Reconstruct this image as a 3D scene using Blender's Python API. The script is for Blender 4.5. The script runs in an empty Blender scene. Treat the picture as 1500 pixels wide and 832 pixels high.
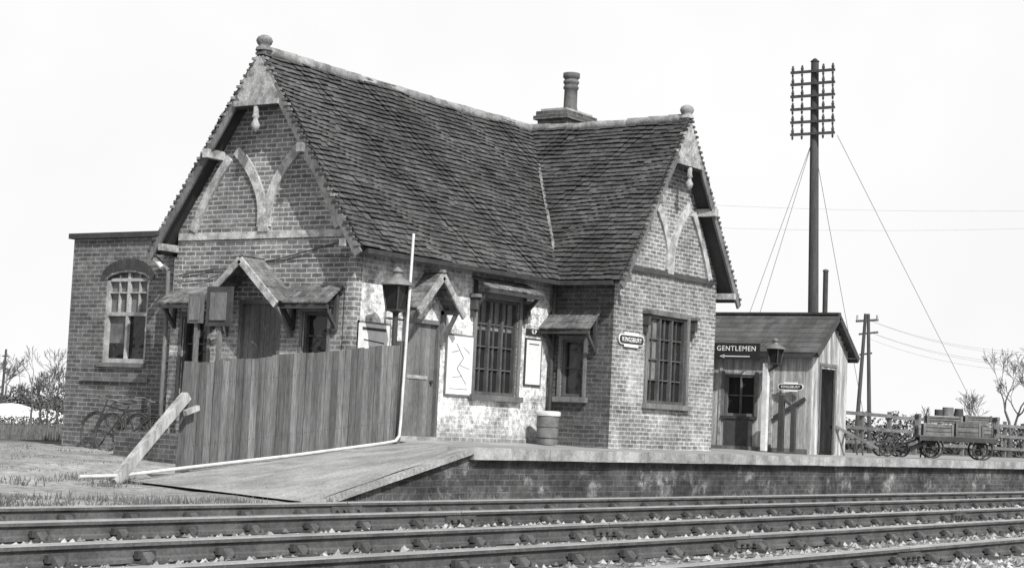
import bpy, math, random
import numpy as np
from mathutils import Vector, Matrix
random.seed(7)
S=bpy.context.scene; COL=bpy.context.collection
rnd=random.random
def ru(a,b): return a+(b-a)*random.random()

# ---------------------------------------------------------------- materials
def base_nodes(name):
    m=bpy.data.materials.new(name); m.use_nodes=True
    nt=m.node_tree; b=nt.nodes["Principled BSDF"]
    return m,nt,b
def N(nt,t,**k):
    n=nt.nodes.new(t)
    for a,v in k.items(): setattr(n,a,v)
    return n
def M(nt,op,a,b=None,c=None,clamp=False):
    n=N(nt,"ShaderNodeMath",operation=op); n.use_clamp=clamp
    for i,v in enumerate((a,b,c)):
        if v is None: continue
        if isinstance(v,(int,float)): n.inputs[i].default_value=v
        else: nt.links.new(v,n.inputs[i])
    return n.outputs[0]
def noise(nt,vec,scale,detail=4,rough=.6,stretch=None):
    if stretch:
        mp=N(nt,"ShaderNodeMapping"); mp.inputs["Scale"].default_value=stretch
        nt.links.new(vec,mp.inputs["Vector"]); vec=mp.outputs[0]
    n=N(nt,"ShaderNodeTexNoise"); n.inputs["Scale"].default_value=scale
    n.inputs["Detail"].default_value=detail; n.inputs["Roughness"].default_value=rough
    nt.links.new(vec,n.inputs["Vector"]); return n.outputs["Fac"]
def ramp(nt,v,lo,hi,a,b):
    n=N(nt,"ShaderNodeMapRange"); n.inputs[1].default_value=lo; n.inputs[2].default_value=hi
    n.inputs[3].default_value=a; n.inputs[4].default_value=b
    n.interpolation_type='SMOOTHSTEP'
    nt.links.new(v,n.inputs[0]); return n.outputs[0]
def bump(nt,b,h,strength,dist=.02):
    n=N(nt,"ShaderNodeBump"); n.inputs["Strength"].default_value=strength; n.inputs["Distance"].default_value=dist
    nt.links.new(h,n.inputs["Height"]); nt.links.new(n.outputs[0],b.inputs["Normal"])
def mat(name,base,va=.25,ns=1.5,na=.5,fs=25,fa=.35,rough=.85,bp=.25,spec=.25,stretch=None,metal=0):
    m,nt,b=base_nodes(name)
    tc=N(nt,"ShaderNodeTexCoord").outputs["Object"]
    at=N(nt,"ShaderNodeAttribute",attribute_name="var").outputs["Fac"]
    v=M(nt,'MULTIPLY_ADD',at,va,1-va/2)
    n1=noise(nt,tc,ns,5,.65,stretch); n2=noise(nt,tc,fs,3,.7,stretch)
    v=M(nt,'MULTIPLY',v,ramp(nt,n1,.3,.7,1-na/2,1+na/2))
    v=M(nt,'MULTIPLY',v,ramp(nt,n2,.25,.75,1-fa/2,1+fa/2))
    v=M(nt,'MULTIPLY',v,base)
    nt.links.new(v,b.inputs["Base Color"])
    b.inputs["Roughness"].default_value=rough; b.inputs["Specular IOR Level"].default_value=spec
    b.inputs["Metallic"].default_value=metal
    if bp: bump(nt,b,n2,bp)
    return m
def brick(name,c1,c2,mort,white=0,wz=(.2,2.6),wamt=.45,rowh=.08,bw=.235,ms=.010,dirt=.5,wn=(.36,.6)):
    m,nt,b=base_nodes(name)
    uv=N(nt,"ShaderNodeUVMap").outputs[0]
    tc=N(nt,"ShaderNodeTexCoord").outputs["Object"]
    nz=N(nt,"ShaderNodeTexNoise"); nz.inputs["Scale"].default_value=2.2; nt.links.new(tc,nz.inputs["Vector"])
    vm=N(nt,"ShaderNodeVectorMath",operation='MULTIPLY_ADD'); nt.links.new(nz.outputs["Color"],vm.inputs[0]); vm.inputs[1].default_value=(.03,.03,0); nt.links.new(uv,vm.inputs[2])
    br=N(nt,"ShaderNodeTexBrick")
    nt.links.new(vm.outputs[0],br.inputs["Vector"])
    for k,v in (("Color1",c1),("Color2",c2),("Mortar",mort)): br.inputs[k].default_value=(v,v,v,1)
    br.inputs["Scale"].default_value=1; br.inputs["Mortar Size"].default_value=ms
    br.inputs["Brick Width"].default_value=bw; br.inputs["Row Height"].default_value=rowh
    br.inputs["Mortar Smooth"].default_value=.3; br.inputs["Bias"].default_value=-.1
    bwn=N(nt,"ShaderNodeRGBToBW"); nt.links.new(br.outputs["Color"],bwn.inputs[0]); v=bwn.outputs[0]
    n1=noise(nt,tc,.9,6,.7); n2=noise(nt,tc,9,5,.7); n3=noise(nt,tc,60,2,.6)
    if white:
        sep=N(nt,"ShaderNodeSeparateXYZ"); nt.links.new(tc,sep.inputs[0])
        z=sep.outputs[2]
        band=M(nt,'MULTIPLY',ramp(nt,z,wz[0]-.3,wz[0]+.2,0,1),ramp(nt,z,wz[1]-.3,wz[1]+.5,1,0))
        n4=noise(nt,tc,1.7,6,.75)
        w=M(nt,'MULTIPLY',band,ramp(nt,n4,wn[0],wn[1],0,1))
        w=M(nt,'MULTIPLY',w,M(nt,'MULTIPLY',ramp(nt,n2,.3,.6,.35,1),white),None,True)
        mx=N(nt,"ShaderNodeMix"); mx.data_type='FLOAT'
        nt.links.new(w,mx.inputs[0]); nt.links.new(v,mx.inputs[2]); mx.inputs[3].default_value=wamt
        v=mx.outputs[0]
    v=M(nt,'MULTIPLY',v,ramp(nt,n1,.3,.7,1-dirt/2,1+dirt/2))
    v=M(nt,'MULTIPLY',v,ramp(nt,n2,.25,.75,.68,1.32))
    v=M(nt,'MULTIPLY',v,ramp(nt,n3,.25,.75,.85,1.15))
    nt.links.new(v,b.inputs["Base Color"]); b.inputs["Roughness"].default_value=.9
    b.inputs["Specular IOR Level"].default_value=.15
    h=M(nt,'ADD',M(nt,'MULTIPLY',br.outputs["Fac"],-1),M(nt,'MULTIPLY',n3,.5))
    bump(nt,b,h,.5,.01)
    return m

BR_MAIN=brick("brick_pale",.13,.25,.43,white=.45,wz=(.2,1.9),wamt=.45,dirt=.6,ms=.012)
BR_FRONT=brick("brick_limewashed",.16,.28,.42,white=1.0,wz=(.2,2.75),wamt=.72,wn=(.36,.54))
BR_DARK=brick("brick_dark_shaded",.07,.12,.17,dirt=.6)  # eave shade of the wing's left wall put into a darker brick colour
BR_ANNEX=brick("brick_annex",.09,.155,.25,dirt=.45)
BR_PLAT=brick("brick_platform",.045,.08,.09,white=.9,wz=(-.62,-.36),wamt=.32,dirt=.9,wn=(.52,.66))
BR_CHIM=brick("brick_chimney",.07,.13,.16)
TILE=mat("clay_roof_tile",.076,va=.55,ns=.8,na=.6,fs=18,fa=.5,bp=.3)
TILE_E=mat("clay_tile_edge_shade",.022,va=.6,ns=.8,na=.4,bp=0)  # shadow line under each course put into the edge colour
RIDGE=mat("ridge_tile_lichen",.22,va=.5,ns=5,na=.9,fs=30,fa=.5)
TIMB=mat("timber_grey",.15,va=.3,ns=2,na=.6,fs=30,fa=.5,stretch=(1,1,.3))
TIMB_D=mat("timber_dark",.06,va=.3,ns=2,na=.5,fs=30,fa=.4)
FRAME=mat("window_frame_paint",.085,va=.3,ns=3,na=.5,fs=30,fa=.4)
TIMB_L=mat("timber_peeling_paint",.32,va=.3,ns=5,na=.9,fs=24,fa=.6)
SASH=mat("sash_worn_paint",.38,va=.2,ns=5,na=.5,fs=24,fa=.4)
PANE_PALE=mat("pale_pane_patch",.16,va=.2,ns=2,na=.6,fs=12,fa=.3,bp=0)  # pale plates added on opaque panes, painted in place of reflections
BRACE=mat("brace_pale",.40,va=.15,ns=5,na=.8,fs=30,fa=.6)
FENCE=mat("fence_board",.135,va=.5,ns=1.6,na=.7,fs=22,fa=.8,stretch=(3,3,.22),bp=.5)
WEATH=mat("weathered_boards",.40,va=.5,ns=2.5,na=.9,fs=22,fa=.7,stretch=(3,3,.25),bp=.4)
SHEDB=mat("shed_boards",.36,va=.35,ns=2.5,na=.8,fs=22,fa=.6,stretch=(3,3,.25),bp=.4)
FELT=mat("roof_slate",.09,va=.35,ns=2,na=.5,fs=40,fa=.3)
LEAD=mat("hood_slate",.15,va=.6,ns=4,na=.8,fs=30,fa=.6)
WHITE=mat("white_paint",.60,va=.1,ns=4,na=.35,fs=30,fa=.2,rough=.6,bp=.08)
PAPER=mat("poster_paper",.66,va=.08,ns=6,na=.2,fs=40,fa=.1,bp=0)
INK=mat("printing_ink",.05,bp=0)
SIGN_D=mat("sign_enamel_dark",.03,va=.1,na=.2,fa=.1,rough=.4,bp=0,spec=.3)
LETTER=mat("sign_lettering_white",.8,va=0,na=.05,fa=.05,bp=0)
METAL=mat("iron_dark",.05,va=.3,ns=6,na=.5,fs=40,fa=.4,rough=.6)
METAL_G=mat("galvanised",.17,va=.2,ns=6,na=.5,fs=40,fa=.4,rough=.5)
RAILS=mat("rail_rust",.085,va=.3,ns=4,na=.6,fs=40,fa=.5,rough=.75)
RAILT=mat("rail_polished_top",.45,va=.1,ns=3,na=.3,fs=50,fa=.2,rough=.4,metal=.3,bp=0)
SLEEP=mat("sleeper_timber",.20,va=.6,ns=2,na=.7,fs=14,fa=.9,stretch=(3,.4,3),bp=.6)
STONE=mat("ballast_stone",.27,va=1.2,ns=2,na=.5,fs=60,fa=.4)
COPE=mat("coping_stone",.30,va=.2,ns=2.5,na=.8,fs=35,fa=.5)
PLAT=mat("platform_gravel",.30,va=0,ns=.8,na=.5,fs=50,fa=.5,bp=.4)
RAMP=mat("ramp_gravel",.33,va=0,ns=1.1,na=.6,fs=28,fa=.7,bp=.6)
BARK=mat("bark_twig",.10,va=.5,bp=0)
GRASS=mat("grass_blades",.12,va=.9,bp=0)
HEDGE=mat("hedge_leaves",.09,va=.9,bp=0)
POLE=mat("creosoted_pole",.065,va=.1,ns=3,na=.5,fs=20,fa=.5,stretch=(3,3,.3))
INSUL=mat("porcelain",.35,rough=.3,bp=0)
WIRE=mat("wire_steel",.3,bp=0)
STRAW=mat("crate_wood",.15,va=.7,ns=5,na=.6)
POT=mat("chimney_pot_clay",.12,ns=4,na=.6)
HEAP=mat("chalk_heap",.75,ns=2,na=.2)
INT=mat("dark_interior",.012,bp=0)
def glass():
    m,nt,b=base_nodes("window_glass"); b.inputs["Base Color"].default_value=(.022,.022,.022,1)
    b.inputs["Roughness"].default_value=.08; b.inputs["Specular IOR Level"].default_value=.35
    tc=N(nt,"ShaderNodeTexCoord").outputs["Object"]; bump(nt,b,noise(nt,tc,2.5,2),.35,.08)
    return m
GLASS=glass()
def ground_mat():
    m,nt,b=base_nodes("ground_earth")
    tc=N(nt,"ShaderNodeTexCoord").outputs["Object"]
    sep=N(nt,"ShaderNodeSeparateXYZ"); nt.links.new(tc,sep.inputs[0]); y=sep.outputs[1]
    n1=noise(nt,tc,.35,6,.65); n2=noise(nt,tc,6,6,.75); n3=noise(nt,tc,45,3,.7)
    yy=M(nt,'ADD',y,M(nt,'MULTIPLY',M(nt,'SUBTRACT',n1,.5),5))
    v=ramp(nt,yy,-6.6,-4.6,.25,.34)
    g=ramp(nt,yy,7,11,0,1)
    mx=N(nt,"ShaderNodeMix"); mx.data_type='FLOAT'; nt.links.new(g,mx.inputs[0]); nt.links.new(v,mx.inputs[2]); mx.inputs[3].default_value=.13
    v=M(nt,'MULTIPLY',mx.outputs[0],ramp(nt,n1,.3,.7,.7,1.3))
    v=M(nt,'MULTIPLY',v,ramp(nt,n2,.3,.7,.55,1.45)); v=M(nt,'MULTIPLY',v,ramp(nt,n3,.3,.7,.65,1.35))
    nt.links.new(v,b.inputs["Base Color"]); b.inputs["Roughness"].default_value=.95; b.inputs["Specular IOR Level"].default_value=.1
    bump(nt,b,M(nt,'ADD',n3,M(nt,'MULTIPLY',n2,2)),.6,.03)
    return m
GROUND=ground_mat()

# ---------------------------------------------------------------- mesh builder
class MB:
    def __init__(s): s.v=[];s.f=[];s.m=[];s.a=[];s.mats=[];s.sm=[]
    def mi(s,m):
        if m not in s.mats: s.mats.append(m)
        return s.mats.index(m)
    def add(s,vs,fs,m,var=None,smooth=False):
        o=len(s.v); s.v+= [tuple(x) for x in vs]; i=s.mi(m); var=rnd() if var is None else var
        for f in fs: s.f.append([o+k for k in f]); s.m.append(i); s.a.append(var); s.sm.append(smooth)
    def hexa(s,p,m,var=None,m_front=None):
        if m_front is None:
            s.add(p,[(0,3,2,1),(4,5,6,7),(0,1,5,4),(1,2,6,5),(2,3,7,6),(3,0,4,7)],m,var)
        else:
            var=rnd()
            s.add(p,[(4,5,6,7),(2,3,7,6)],m,var); s.add(p,[(0,3,2,1),(0,1,5,4),(1,2,6,5),(3,0,4,7)],m_front,var)
    def box(s,x0,x1,y0,y1,z0,z1,m,var=None):
        s.hexa([(x0,y0,z0),(x1,y0,z0),(x1,y1,z0),(x0,y1,z0),(x0,y0,z1),(x1,y0,z1),(x1,y1,z1),(x0,y1,z1)],m,var)
    def beam(s,A,B,w,h,m,up=(0,0,1),var=None):
        A=Vector(A);B=Vector(B);d=(B-A).normalized();u=Vector(up)
        r=d.cross(u)
        if r.length<1e-4: r=d.cross(Vector((1,0,0)))
        r.normalize();u=r.cross(d).normalized();r=r*w/2;u=u*h/2
        s.hexa([A-r-u,A+r-u,B+r-u,B-r-u,A-r+u,A+r+u,B+r+u,B-r+u],m,var)
    def cyl(s,A,B,r1,r2,n,m,var=None,caps=True,smooth=True):
        A=Vector(A);B=Vector(B);d=(B-A).normalized()
        x=d.orthogonal().normalized();y=d.cross(x)
        vs=[];
        for P,r in((A,r1),(B,r2)):
            for i in range(n):
                t=2*math.pi*i/n; vs.append(P+x*(r*math.cos(t))+y*(r*math.sin(t)))
        fs=[(i,(i+1)%n,n+(i+1)%n,n+i) for i in range(n)]
        var=rnd() if var is None else var
        s.add(vs,fs,m,var,smooth)
        if caps:
            s.add(vs[:n],[tuple(range(n-1,-1,-1))],m,var); s.add(vs[n:],[tuple(range(n))],m,var)
    def tube(s,pts,r,n,m,var=None):
        var=rnd() if var is None else var
        for a,b in zip(pts,pts[1:]): s.cyl(a,b,r,r,n,m,var)
    def lathe(s,c,prof,n,m,axis=(0,0,1),smooth=True):
        c=Vector(c);d=Vector(axis).normalized();x=d.orthogonal().normalized();y=d.cross(x)
        vs=[]
        for r,z in prof:
            for i in range(n):
                t=2*math.pi*i/n; vs.append(c+d*z+x*(r*math.cos(t))+y*(r*math.sin(t)))
        fs=[]
        for k in range(len(prof)-1):
            for i in range(n): fs.append((k*n+i,k*n+(i+1)%n,(k+1)*n+(i+1)%n,(k+1)*n+i))
        var=rnd(); s.add(vs,fs,m,var,smooth)
        s.add(vs[-n:],[tuple(range(n))],m,var); s.add(vs[:n],[tuple(range(n-1,-1,-1))],m,var)
    def prism(s,poly,ex,m,var=None):
        poly=[Vector(p) for p in poly];ex=Vector(ex);n=len(poly)
        vs=poly+[p+ex for p in poly]
        fs=[tuple(range(n-1,-1,-1)),tuple(range(n,2*n))]+[(i,(i+1)%n,n+(i+1)%n,n+i) for i in range(n)]
        s.add(vs,fs,m,var)
    # wall local: ax 'x' -> outward -x ; 'y' -> outward -y
    def w(s,ax,pos,a,d,z): return (pos-d,a,z) if ax=='x' else (a,pos-d,z)
    def lb(s,ax,pos,a0,a1,d0,d1,z0,z1,m,var=None):
        if ax=='x': s.box(pos-d1,pos-d0,a0,a1,z0,z1,m,var)
        else: s.box(a0,a1,pos-d1,pos-d0,z0,z1,m,var)
    def build(s,name,parent=None,mx=None):
        me=bpy.data.meshes.new(name)
        vs=[mx@Vector(v) for v in s.v] if mx else s.v
        me.from_pydata([tuple(v) for v in vs],[],s.f)
        for m in s.mats: me.materials.append(m)
        me.polygons.foreach_set("material_index",s.m)
        me.polygons.foreach_set("use_smooth",s.sm)
        at=me.attributes.new("var",'FLOAT','FACE'); at.data.foreach_set("value",s.a)
        boxuv(me)
        me.update()
        o=bpy.data.objects.new(name,me); COL.objects.link(o)
        if parent: o.parent=parent
        return o
def boxuv(me):
    uv=me.uv_layers.new(name="UVMap"); co=me.vertices
    for p in me.polygons:
        n=p.normal
        ax=max(range(3),key=lambda i:abs(n[i]))
        for li in p.loop_indices:
            c=co[me.loops[li].vertex_index].co
            uv.data[li].uv=(c.y,c.z) if ax==0 else (c.x,c.z) if ax==1 else (c.x,c.y)
def empty(name,loc=(0,0,0)):
    e=bpy.data.objects.new(name,None); e.empty_display_size=.2; COL.objects.link(e); return e
def text(body,size,ax,loc,m,parent,name="lettering",align='CENTER',off=.0015):
    c=bpy.data.curves.new(name,"FONT"); c.body=body; c.size=size; c.extrude=.002; c.align_x=align; c.align_y='CENTER'; c.offset=off
    c.space_character=1.15
    c.materials.append(m)
    o=bpy.data.objects.new(name,c); COL.objects.link(o)
    X,Y,Z=((0,-1,0),(0,0,1),(-1,0,0)) if ax=='x' else ((1,0,0),(0,0,1),(0,-1,0))
    mw=Matrix((X,Y,Z)).transposed().to_4x4(); mw.translation=Vector(loc)
    o.matrix_world=mw
    if parent: o.parent=parent
    return o

# ---------------------------------------------------------------- dimensions
W,He,R,a,P,o_,e_=4.07,3.08,6.5,5.99,1.385,.351,.346
b=a+W; xr=a+W/2; yr=W/2
sl=(R-He)/(W/2+e_)

# ================================================================ STATION BUILDING
ST=empty("brick_station_building")
def solid(name,poly,ex,cutters,mats,pick):
    mb=MB(); mb.prism(poly,ex,mats[0]); ob=mb.build(name,ST)
    for m in mats[1:]: ob.data.materials.append(m)
    cut=MB()
    for kind,c in cutters:
        if kind=='b': cut.box(*c,mats[0])
        else: cut.prism(c[0],c[1],mats[0])
    co=cut.build("cutter")
    md=ob.modifiers.new("b",'BOOLEAN'); md.operation='DIFFERENCE'; md.object=co; md.solver='EXACT'
    bpy.context.view_layer.update()
    dg=bpy.context.evaluated_depsgraph_get()
    me=bpy.data.meshes.new_from_object(ob.evaluated_get(dg)); ob.modifiers.clear(); ob.data=me
    me.materials.clear()
    for m in mats: me.materials.append(m)
    while me.uv_layers: me.uv_layers.remove(me.uv_layers[0])
    boxuv(me)
    for p in me.polygons: p.material_index=pick(p)
    bpy.data.objects.remove(co)
    return ob
rc=.13
zt=He+e_*sl-.09
solid("main_walls",[(0,0,-.75),(0,W,-.75),(0,W,zt),(0,yr,R-.09),(0,0,zt)],(b-.01,0,0),
 [('b',(1.36,2.47,-.1,rc,.0,2.07)),('b',(3.5,4.86,-.1,rc,.84,2.6)),
  ('b',(-.1,rc,1.55,2.52,-.1,2.25)),('b',(-.1,rc,.5,1.05,.9,2.05)),('b',(-.1,rc,3.2,3.82,.6,1.95))],
 [BR_MAIN,BR_FRONT],lambda p:1 if p.normal.y<-.9 else 0)
solid("wing_walls",[(a,-P,-.75),(b,-P,-.75),(b,-P,zt),(xr,-P,R-.09),(a,-P,zt)],(0,P+1.9,0),
 [('b',(7.3,8.85,-P-.1,-P+rc,.86,2.58)),('b',(a-.1,a+rc,-.78,-.27,.9,2.0))],
 [BR_MAIN,BR_DARK],lambda p:1 if p.normal.x<-.9 else 0)  # left face of the wing gets the brick with shade in its colour
ay0,ay1,ah,axp=W+.02,7.3,3.45,.5
arch=[(5.24,1.13),(6.37,1.13),(6.37,2.64)]+[(5.805+.565*math.cos(t),2.64+.17*math.sin(t)) for t in np.linspace(0,math.pi,9)[1:-1]]+[(5.24,2.64)]
solid("annex_walls",[(axp,ay0,-.75),(axp,ay1,-.75),(axp,ay1,ah),(axp,ay0,ah)],(4.5,0,0),
 [('p',([(axp-.1,y,z) for y,z in arch],(.25,0,0)))],[BR_ANNEX],lambda p:0)
mb=MB()
mb.box(axp-.08,axp+4.6,ay0+.0,ay1+.08,ah,ah+.10,TIMB_D)
nv=19
for i in range(nv):
    t0=math.pi*(i+.04)/nv; t1=math.pi*(i+.94)/nv
    f=lambda t,k:(axp-.008,5.805+(.60+k*.6)*math.cos(t),2.66+(.20+k)*math.sin(t))
    q=[f(t0,0),f(t1,0),f(t1,.20),f(t0,.20)]
    mb.prism(q,(.05,0,0),TIMB_D)
mb.lb('x',axp,5.1,6.85,0,.05,.78,.86,TIMB)
mb.lb('x',axp,5.2,6.42,0,.06,1.05,1.13,TIMB)
mb.build("annex_trim",ST)

def window(mb,ax,pos,a0,a1,z0,z1,cols,rows,fm,fw=.06,bar=.025,heavy=True):
    g=-.1
    mb.lb(ax,pos,a0,a1,-.125,-.105,z0,z1,GLASS)
    mb.lb(ax,pos,a0,a0+fw,-.1,-.02,z0,z1,fm); mb.lb(ax,pos,a1-fw,a1,-.1,-.02,z0,z1,fm)
    mb.lb(ax,pos,a0+fw,a1-fw,-.1,-.02,z0,z0+fw,fm); mb.lb(ax,pos,a0+fw,a1-fw,-.1,-.02,z1-fw,z1,fm)
    iw=(a1-a0-2*fw)
    for i in range(1,cols):
        c=a0+fw+iw*i/cols; k=fw*.45 if heavy else bar/2
        mb.lb(ax,pos,c-k,c+k,-.1,-.025,z0+fw,z1-fw,fm)
    for c in range(cols):
        l=a0+fw+iw*c/cols+ (fw*.45 if heavy else bar/2); r=a0+fw+iw*(c+1)/cols-(fw*.45 if heavy else bar/2)
        for j in range(1,rows):
            z=z0+fw+(z1-z0-2*fw)*j/rows
            mb.lb(ax,pos,l,r,-.1,-.06,z-bar/2,z+bar/2,fm)
        if heavy:
            m=(l+r)/2; mb.lb(ax,pos,m-bar/2.4,m+bar/2.4,-.102,-.07,z0+fw,z1-fw,fm)
mb=MB()
window(mb,'y',0,3.5,4.86,.84,2.6,3,4,FRAME)
window(mb,'y',-P,7.3,8.85,.86,2.58,3,4,FRAME)
mb.lb('y',0,3.56,4.80,-.1045,-.1035,2.02,2.55,PANE_PALE); mb.lb('y',-P,7.36,7.82,-.1045,-.1035,1.3,2.52,PANE_PALE)  # pale patches painted over the dark glass for missing reflections
window(mb,'x',a,-.78,-.27,.9,2.0,1,2,FRAME,heavy=False)
window(mb,'x',0,.5,1.05,.9,2.05,1,3,FRAME,heavy=False)
window(mb,'x',0,3.2,3.82,.6,1.95,2,3,FRAME,heavy=False)
def surround(ax,pos,a0,a1,z0,z1,m,w=.09,d=.035):
    mb.lb(ax,pos,a0-w,a0,0.001,d,z0,z1+w,m); mb.lb(ax,pos,a1,a1+w,.001,d,z0,z1+w,m)
    mb.lb(ax,pos,a0,a1,.001,d-.004,z1,z1+w,m); mb.lb(ax,pos,a0-w-.05,a1+w+.05,-.02,.1,z0-.1,z0,m)
surround('y',0,3.5,4.86,.84,2.6,TIMB); surround('y',-P,7.3,8.85,.86,2.58,TIMB)
surround('x',a,-.78,-.27,.9,2.0,TIMB,.06); surround('x',0,.5,1.05,.9,2.05,TIMB,.05); surround('x',0,3.2,3.82,.6,1.95,TIMB,.06)
for ax,pos,l,r,z in (('y',0,3.5,4.86,2.35),('y',-P,7.3,8.85,2.35)):
    for c,sg in ((l-.16,-1),(r+.16,1)):
        mb.lb(ax,pos,c-.05,c+.05,0,.13,z,z+.22,TIMB_D); mb.lb(ax,pos,c-.035,c+.035,0,.08,z-.14,z,TIMB_D)
        mb.lb(ax,pos,c-.08,c+.08,0,.18,z+.22,z+.28,TIMB)
A=axp
mb.lb('x',A,5.24,6.37,-.135,-.115,1.13,2.82,GLASS)
mb.lb('x',A,5.31,6.30,-.1145,-.1135,2.07,2.8,PANE_PALE); mb.lb('x',A,5.9,6.30,-.1145,-.1135,1.5,2.0,PANE_PALE)  # lighter pane areas added as flat plates on the glass
for y in (5.24,6.30): mb.lb('x',A,y,y+.07,-.11,-.03,1.13,2.66,SASH)
mb.lb('x',A,5.31,6.30,-.11,-.03,1.13,1.21,SASH); mb.lb('x',A,5.31,6.30,-.11,-.035,2.0,2.07,SASH)
mb.lb('x',A,5.775,5.835,-.108,-.04,1.21,2.0,SASH); mb.lb('x',A,5.775,5.835,-.108,-.04,2.07,2.80,SASH)
mb.lb('x',A,5.31,5.775,-.106,-.05,2.42,2.445,SASH);mb.lb('x',A,5.835,6.30,-.106,-.05,2.42,2.445,SASH)
for y in (5.54,6.06): mb.lb('x',A,y-.012,y+.012,-.112,-.055,2.07,2.76,SASH)
mb.lb('x',A,5.33,6.28,-.1045,-.045,2.64,2.70,SASH)
mb.build("windows",ST)

mb=MB()
def boarddoor(ax,pos,a0,a1,z0,z1,m,n=7):
    w=(a1-a0-.14)/n
    for i in range(n): mb.lb(ax,pos,a0+.07+i*w,a0+.07+(i+1)*w-.006,-.11,-.07+ru(-.002,.002),z0,z1-.07,m)
    mb.lb(ax,pos,a0,a0+.07,-.12,-.0,z0,z1,m); mb.lb(ax,pos,a1-.07,a1,-.12,-.0,z0,z1,m); mb.lb(ax,pos,a0+.07,a1-.07,-.12,0,z1-.07,z1,m)
boarddoor('y',0,1.36,2.47,.0,2.07,TIMB); boarddoor('x',0,1.55,2.52,-.1,2.25,TIMB)
mb.lb('y',0,1.62,2.2,-.07,-.055,1.04,1.10,TIMB_L); mb.cyl((2.3,.02,1.0),(2.3,.08,1.0),.03,.03,8,METAL)
mb.lb('y',0,1.3,2.55,-.1,.12,-.03,.05,COPE)
mb.build("doors",ST)

# roof -------------------------------------------------------------
def slope_tiles(mb,E,D,L,smax,rows_len,inside,g=.112,tw=.168):
    E=Vector(E);D=Vector(D);L=Vector(L);Nn=D.cross(L)
    if Nn.z<0: Nn=-Nn
    r=0
    while r*g<rows_len:
        t0=r*g-.03; off=(r%2)*tw/2+ru(-.02,.02); k=-1; rj=ru(-.010,.010)
        while True:
            s0=-off+k*tw; k+=1
            if s0>smax: break
            s1=min(s0+tw-.007,smax); s0=max(s0,0)
            if s1-s0<.02: continue
            sc=(s0+s1)/2
            if not inside(sc,t0+g/2): continue
            t1=min(t0+g+.04,rows_len)
            wav=.020*math.sin(sc*1.3+t0*.9)+.016*math.sin(sc*3.1+2.+t0*2.1)+.006*math.sin(sc*7+t0*5)
            j=ru(-.004,.004); h0=.056+wav+ru(-.007,.012); h1=.018+wav; tt=t0+rj+ru(-.010,.010)+.012*math.sin(sc*2.1+r*.7)
            if rnd()<.015: tt-=ru(.02,.06)
            th=.026
            def Q(s,t,h): return E+D*s+L*t+Nn*h
            mb.hexa([Q(s0+j,tt,h0-th),Q(s1+j,tt,h0-th),Q(s1+j,t1,h1-th),Q(s0+j,t1,h1-th),
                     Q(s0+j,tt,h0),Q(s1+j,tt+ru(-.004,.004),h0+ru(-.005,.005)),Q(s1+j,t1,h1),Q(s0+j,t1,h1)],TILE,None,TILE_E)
        r+=1
hl=W/2+e_; Ls=math.hypot(hl,R-He); cu=hl/Ls; su=(R-He)/Ls
roof=MB()
def sheet(pts,th=.07):
    v=[Vector(p) for p in pts]; n=(v[1]-v[0]).cross(v[2]-v[0]).normalized()
    if n.z<0: n=-n
    roof.prism(v,-n*th,TIMB_D)
sheet([(-o_,-e_,He),(a-e_,-e_,He),(xr,yr,R),(-o_,yr,R)])
sheet([(-o_,W+e_,He),(b+o_,W+e_,He),(b+o_,yr,R),(-o_,yr,R)])
sheet([(a-e_,-P-o_,He),(a-e_,-e_,He),(xr,yr,R),(xr,-P-o_,R)])
sheet([(b+e_,-P-o_,He),(b+e_,-e_,He),(xr,yr,R),(xr,-P-o_,R)])
sheet([(xr,yr,R),(b+o_,yr,R),(b+o_,-e_,He),(b+e_,-e_,He)])
slope_tiles(roof,(-o_,-e_,He),(1,0,0),(0,cu,su),xr+o_,Ls,lambda s,t: s< (a-e_+o_)+t*cu+.08)
slope_tiles(roof,(a-e_,-P-o_,He),(0,1,0),(cu,0,su),P+o_+yr,Ls,lambda s,t: s< (P+o_-e_)+t*cu+.08)
slope_tiles(roof,(-o_,W+e_,He),(1,0,0),(0,-cu,su),1.2,Ls,lambda s,t:True)
slope_tiles(roof,(b+e_,-P-o_,He),(0,1,0),(-cu,0,su),1.4,Ls,lambda s,t:True)
roof.beam((a-e_-.01,-e_-.02,He+.065),(xr,yr,R+.065),.06,.02,LEAD)
def verge(ax,pos,c):
    for sg in (-1,1):
        n=37
        for i in range(n):
            t=(i+.3)/n; aa=c+sg*hl*(1-t); z=He+(R-He)*t
            dd=ru(.02,.055)
            A_=Vector(mb.w(ax,pos,aa,-.06,z+.005)); B_=Vector(mb.w(ax,pos,aa,dd,z+.005))
            roof.beam(A_,B_,.085,.045,RIDGE if rnd()<.35 else TILE)
verge('x',-o_,yr); verge('y',-P-o_,xr)
def ridge(A,B):
    A=Vector(A);B=Vector(B);L=(B-A).length;n=int(L/.42);d=(B-A)/L
    for i in range(n):
        p=A+d*(L*i/n);q=A+d*(L*(i+1)/n-.008)
        sag=-.035*math.sin(math.pi*i/n)
        z=Vector((0,0,.0+sag+ru(-.01,.01)))
        roof.cyl(p+z,q+z,.10,.108,10,RIDGE)
ridge((-o_,yr,R),(xr,yr,R)); ridge((xr,-P-o_,R),(xr,yr,R)); ridge((xr,yr,R),(b+o_,yr,R))
roof.build("tiled_roof",ST)

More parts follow.
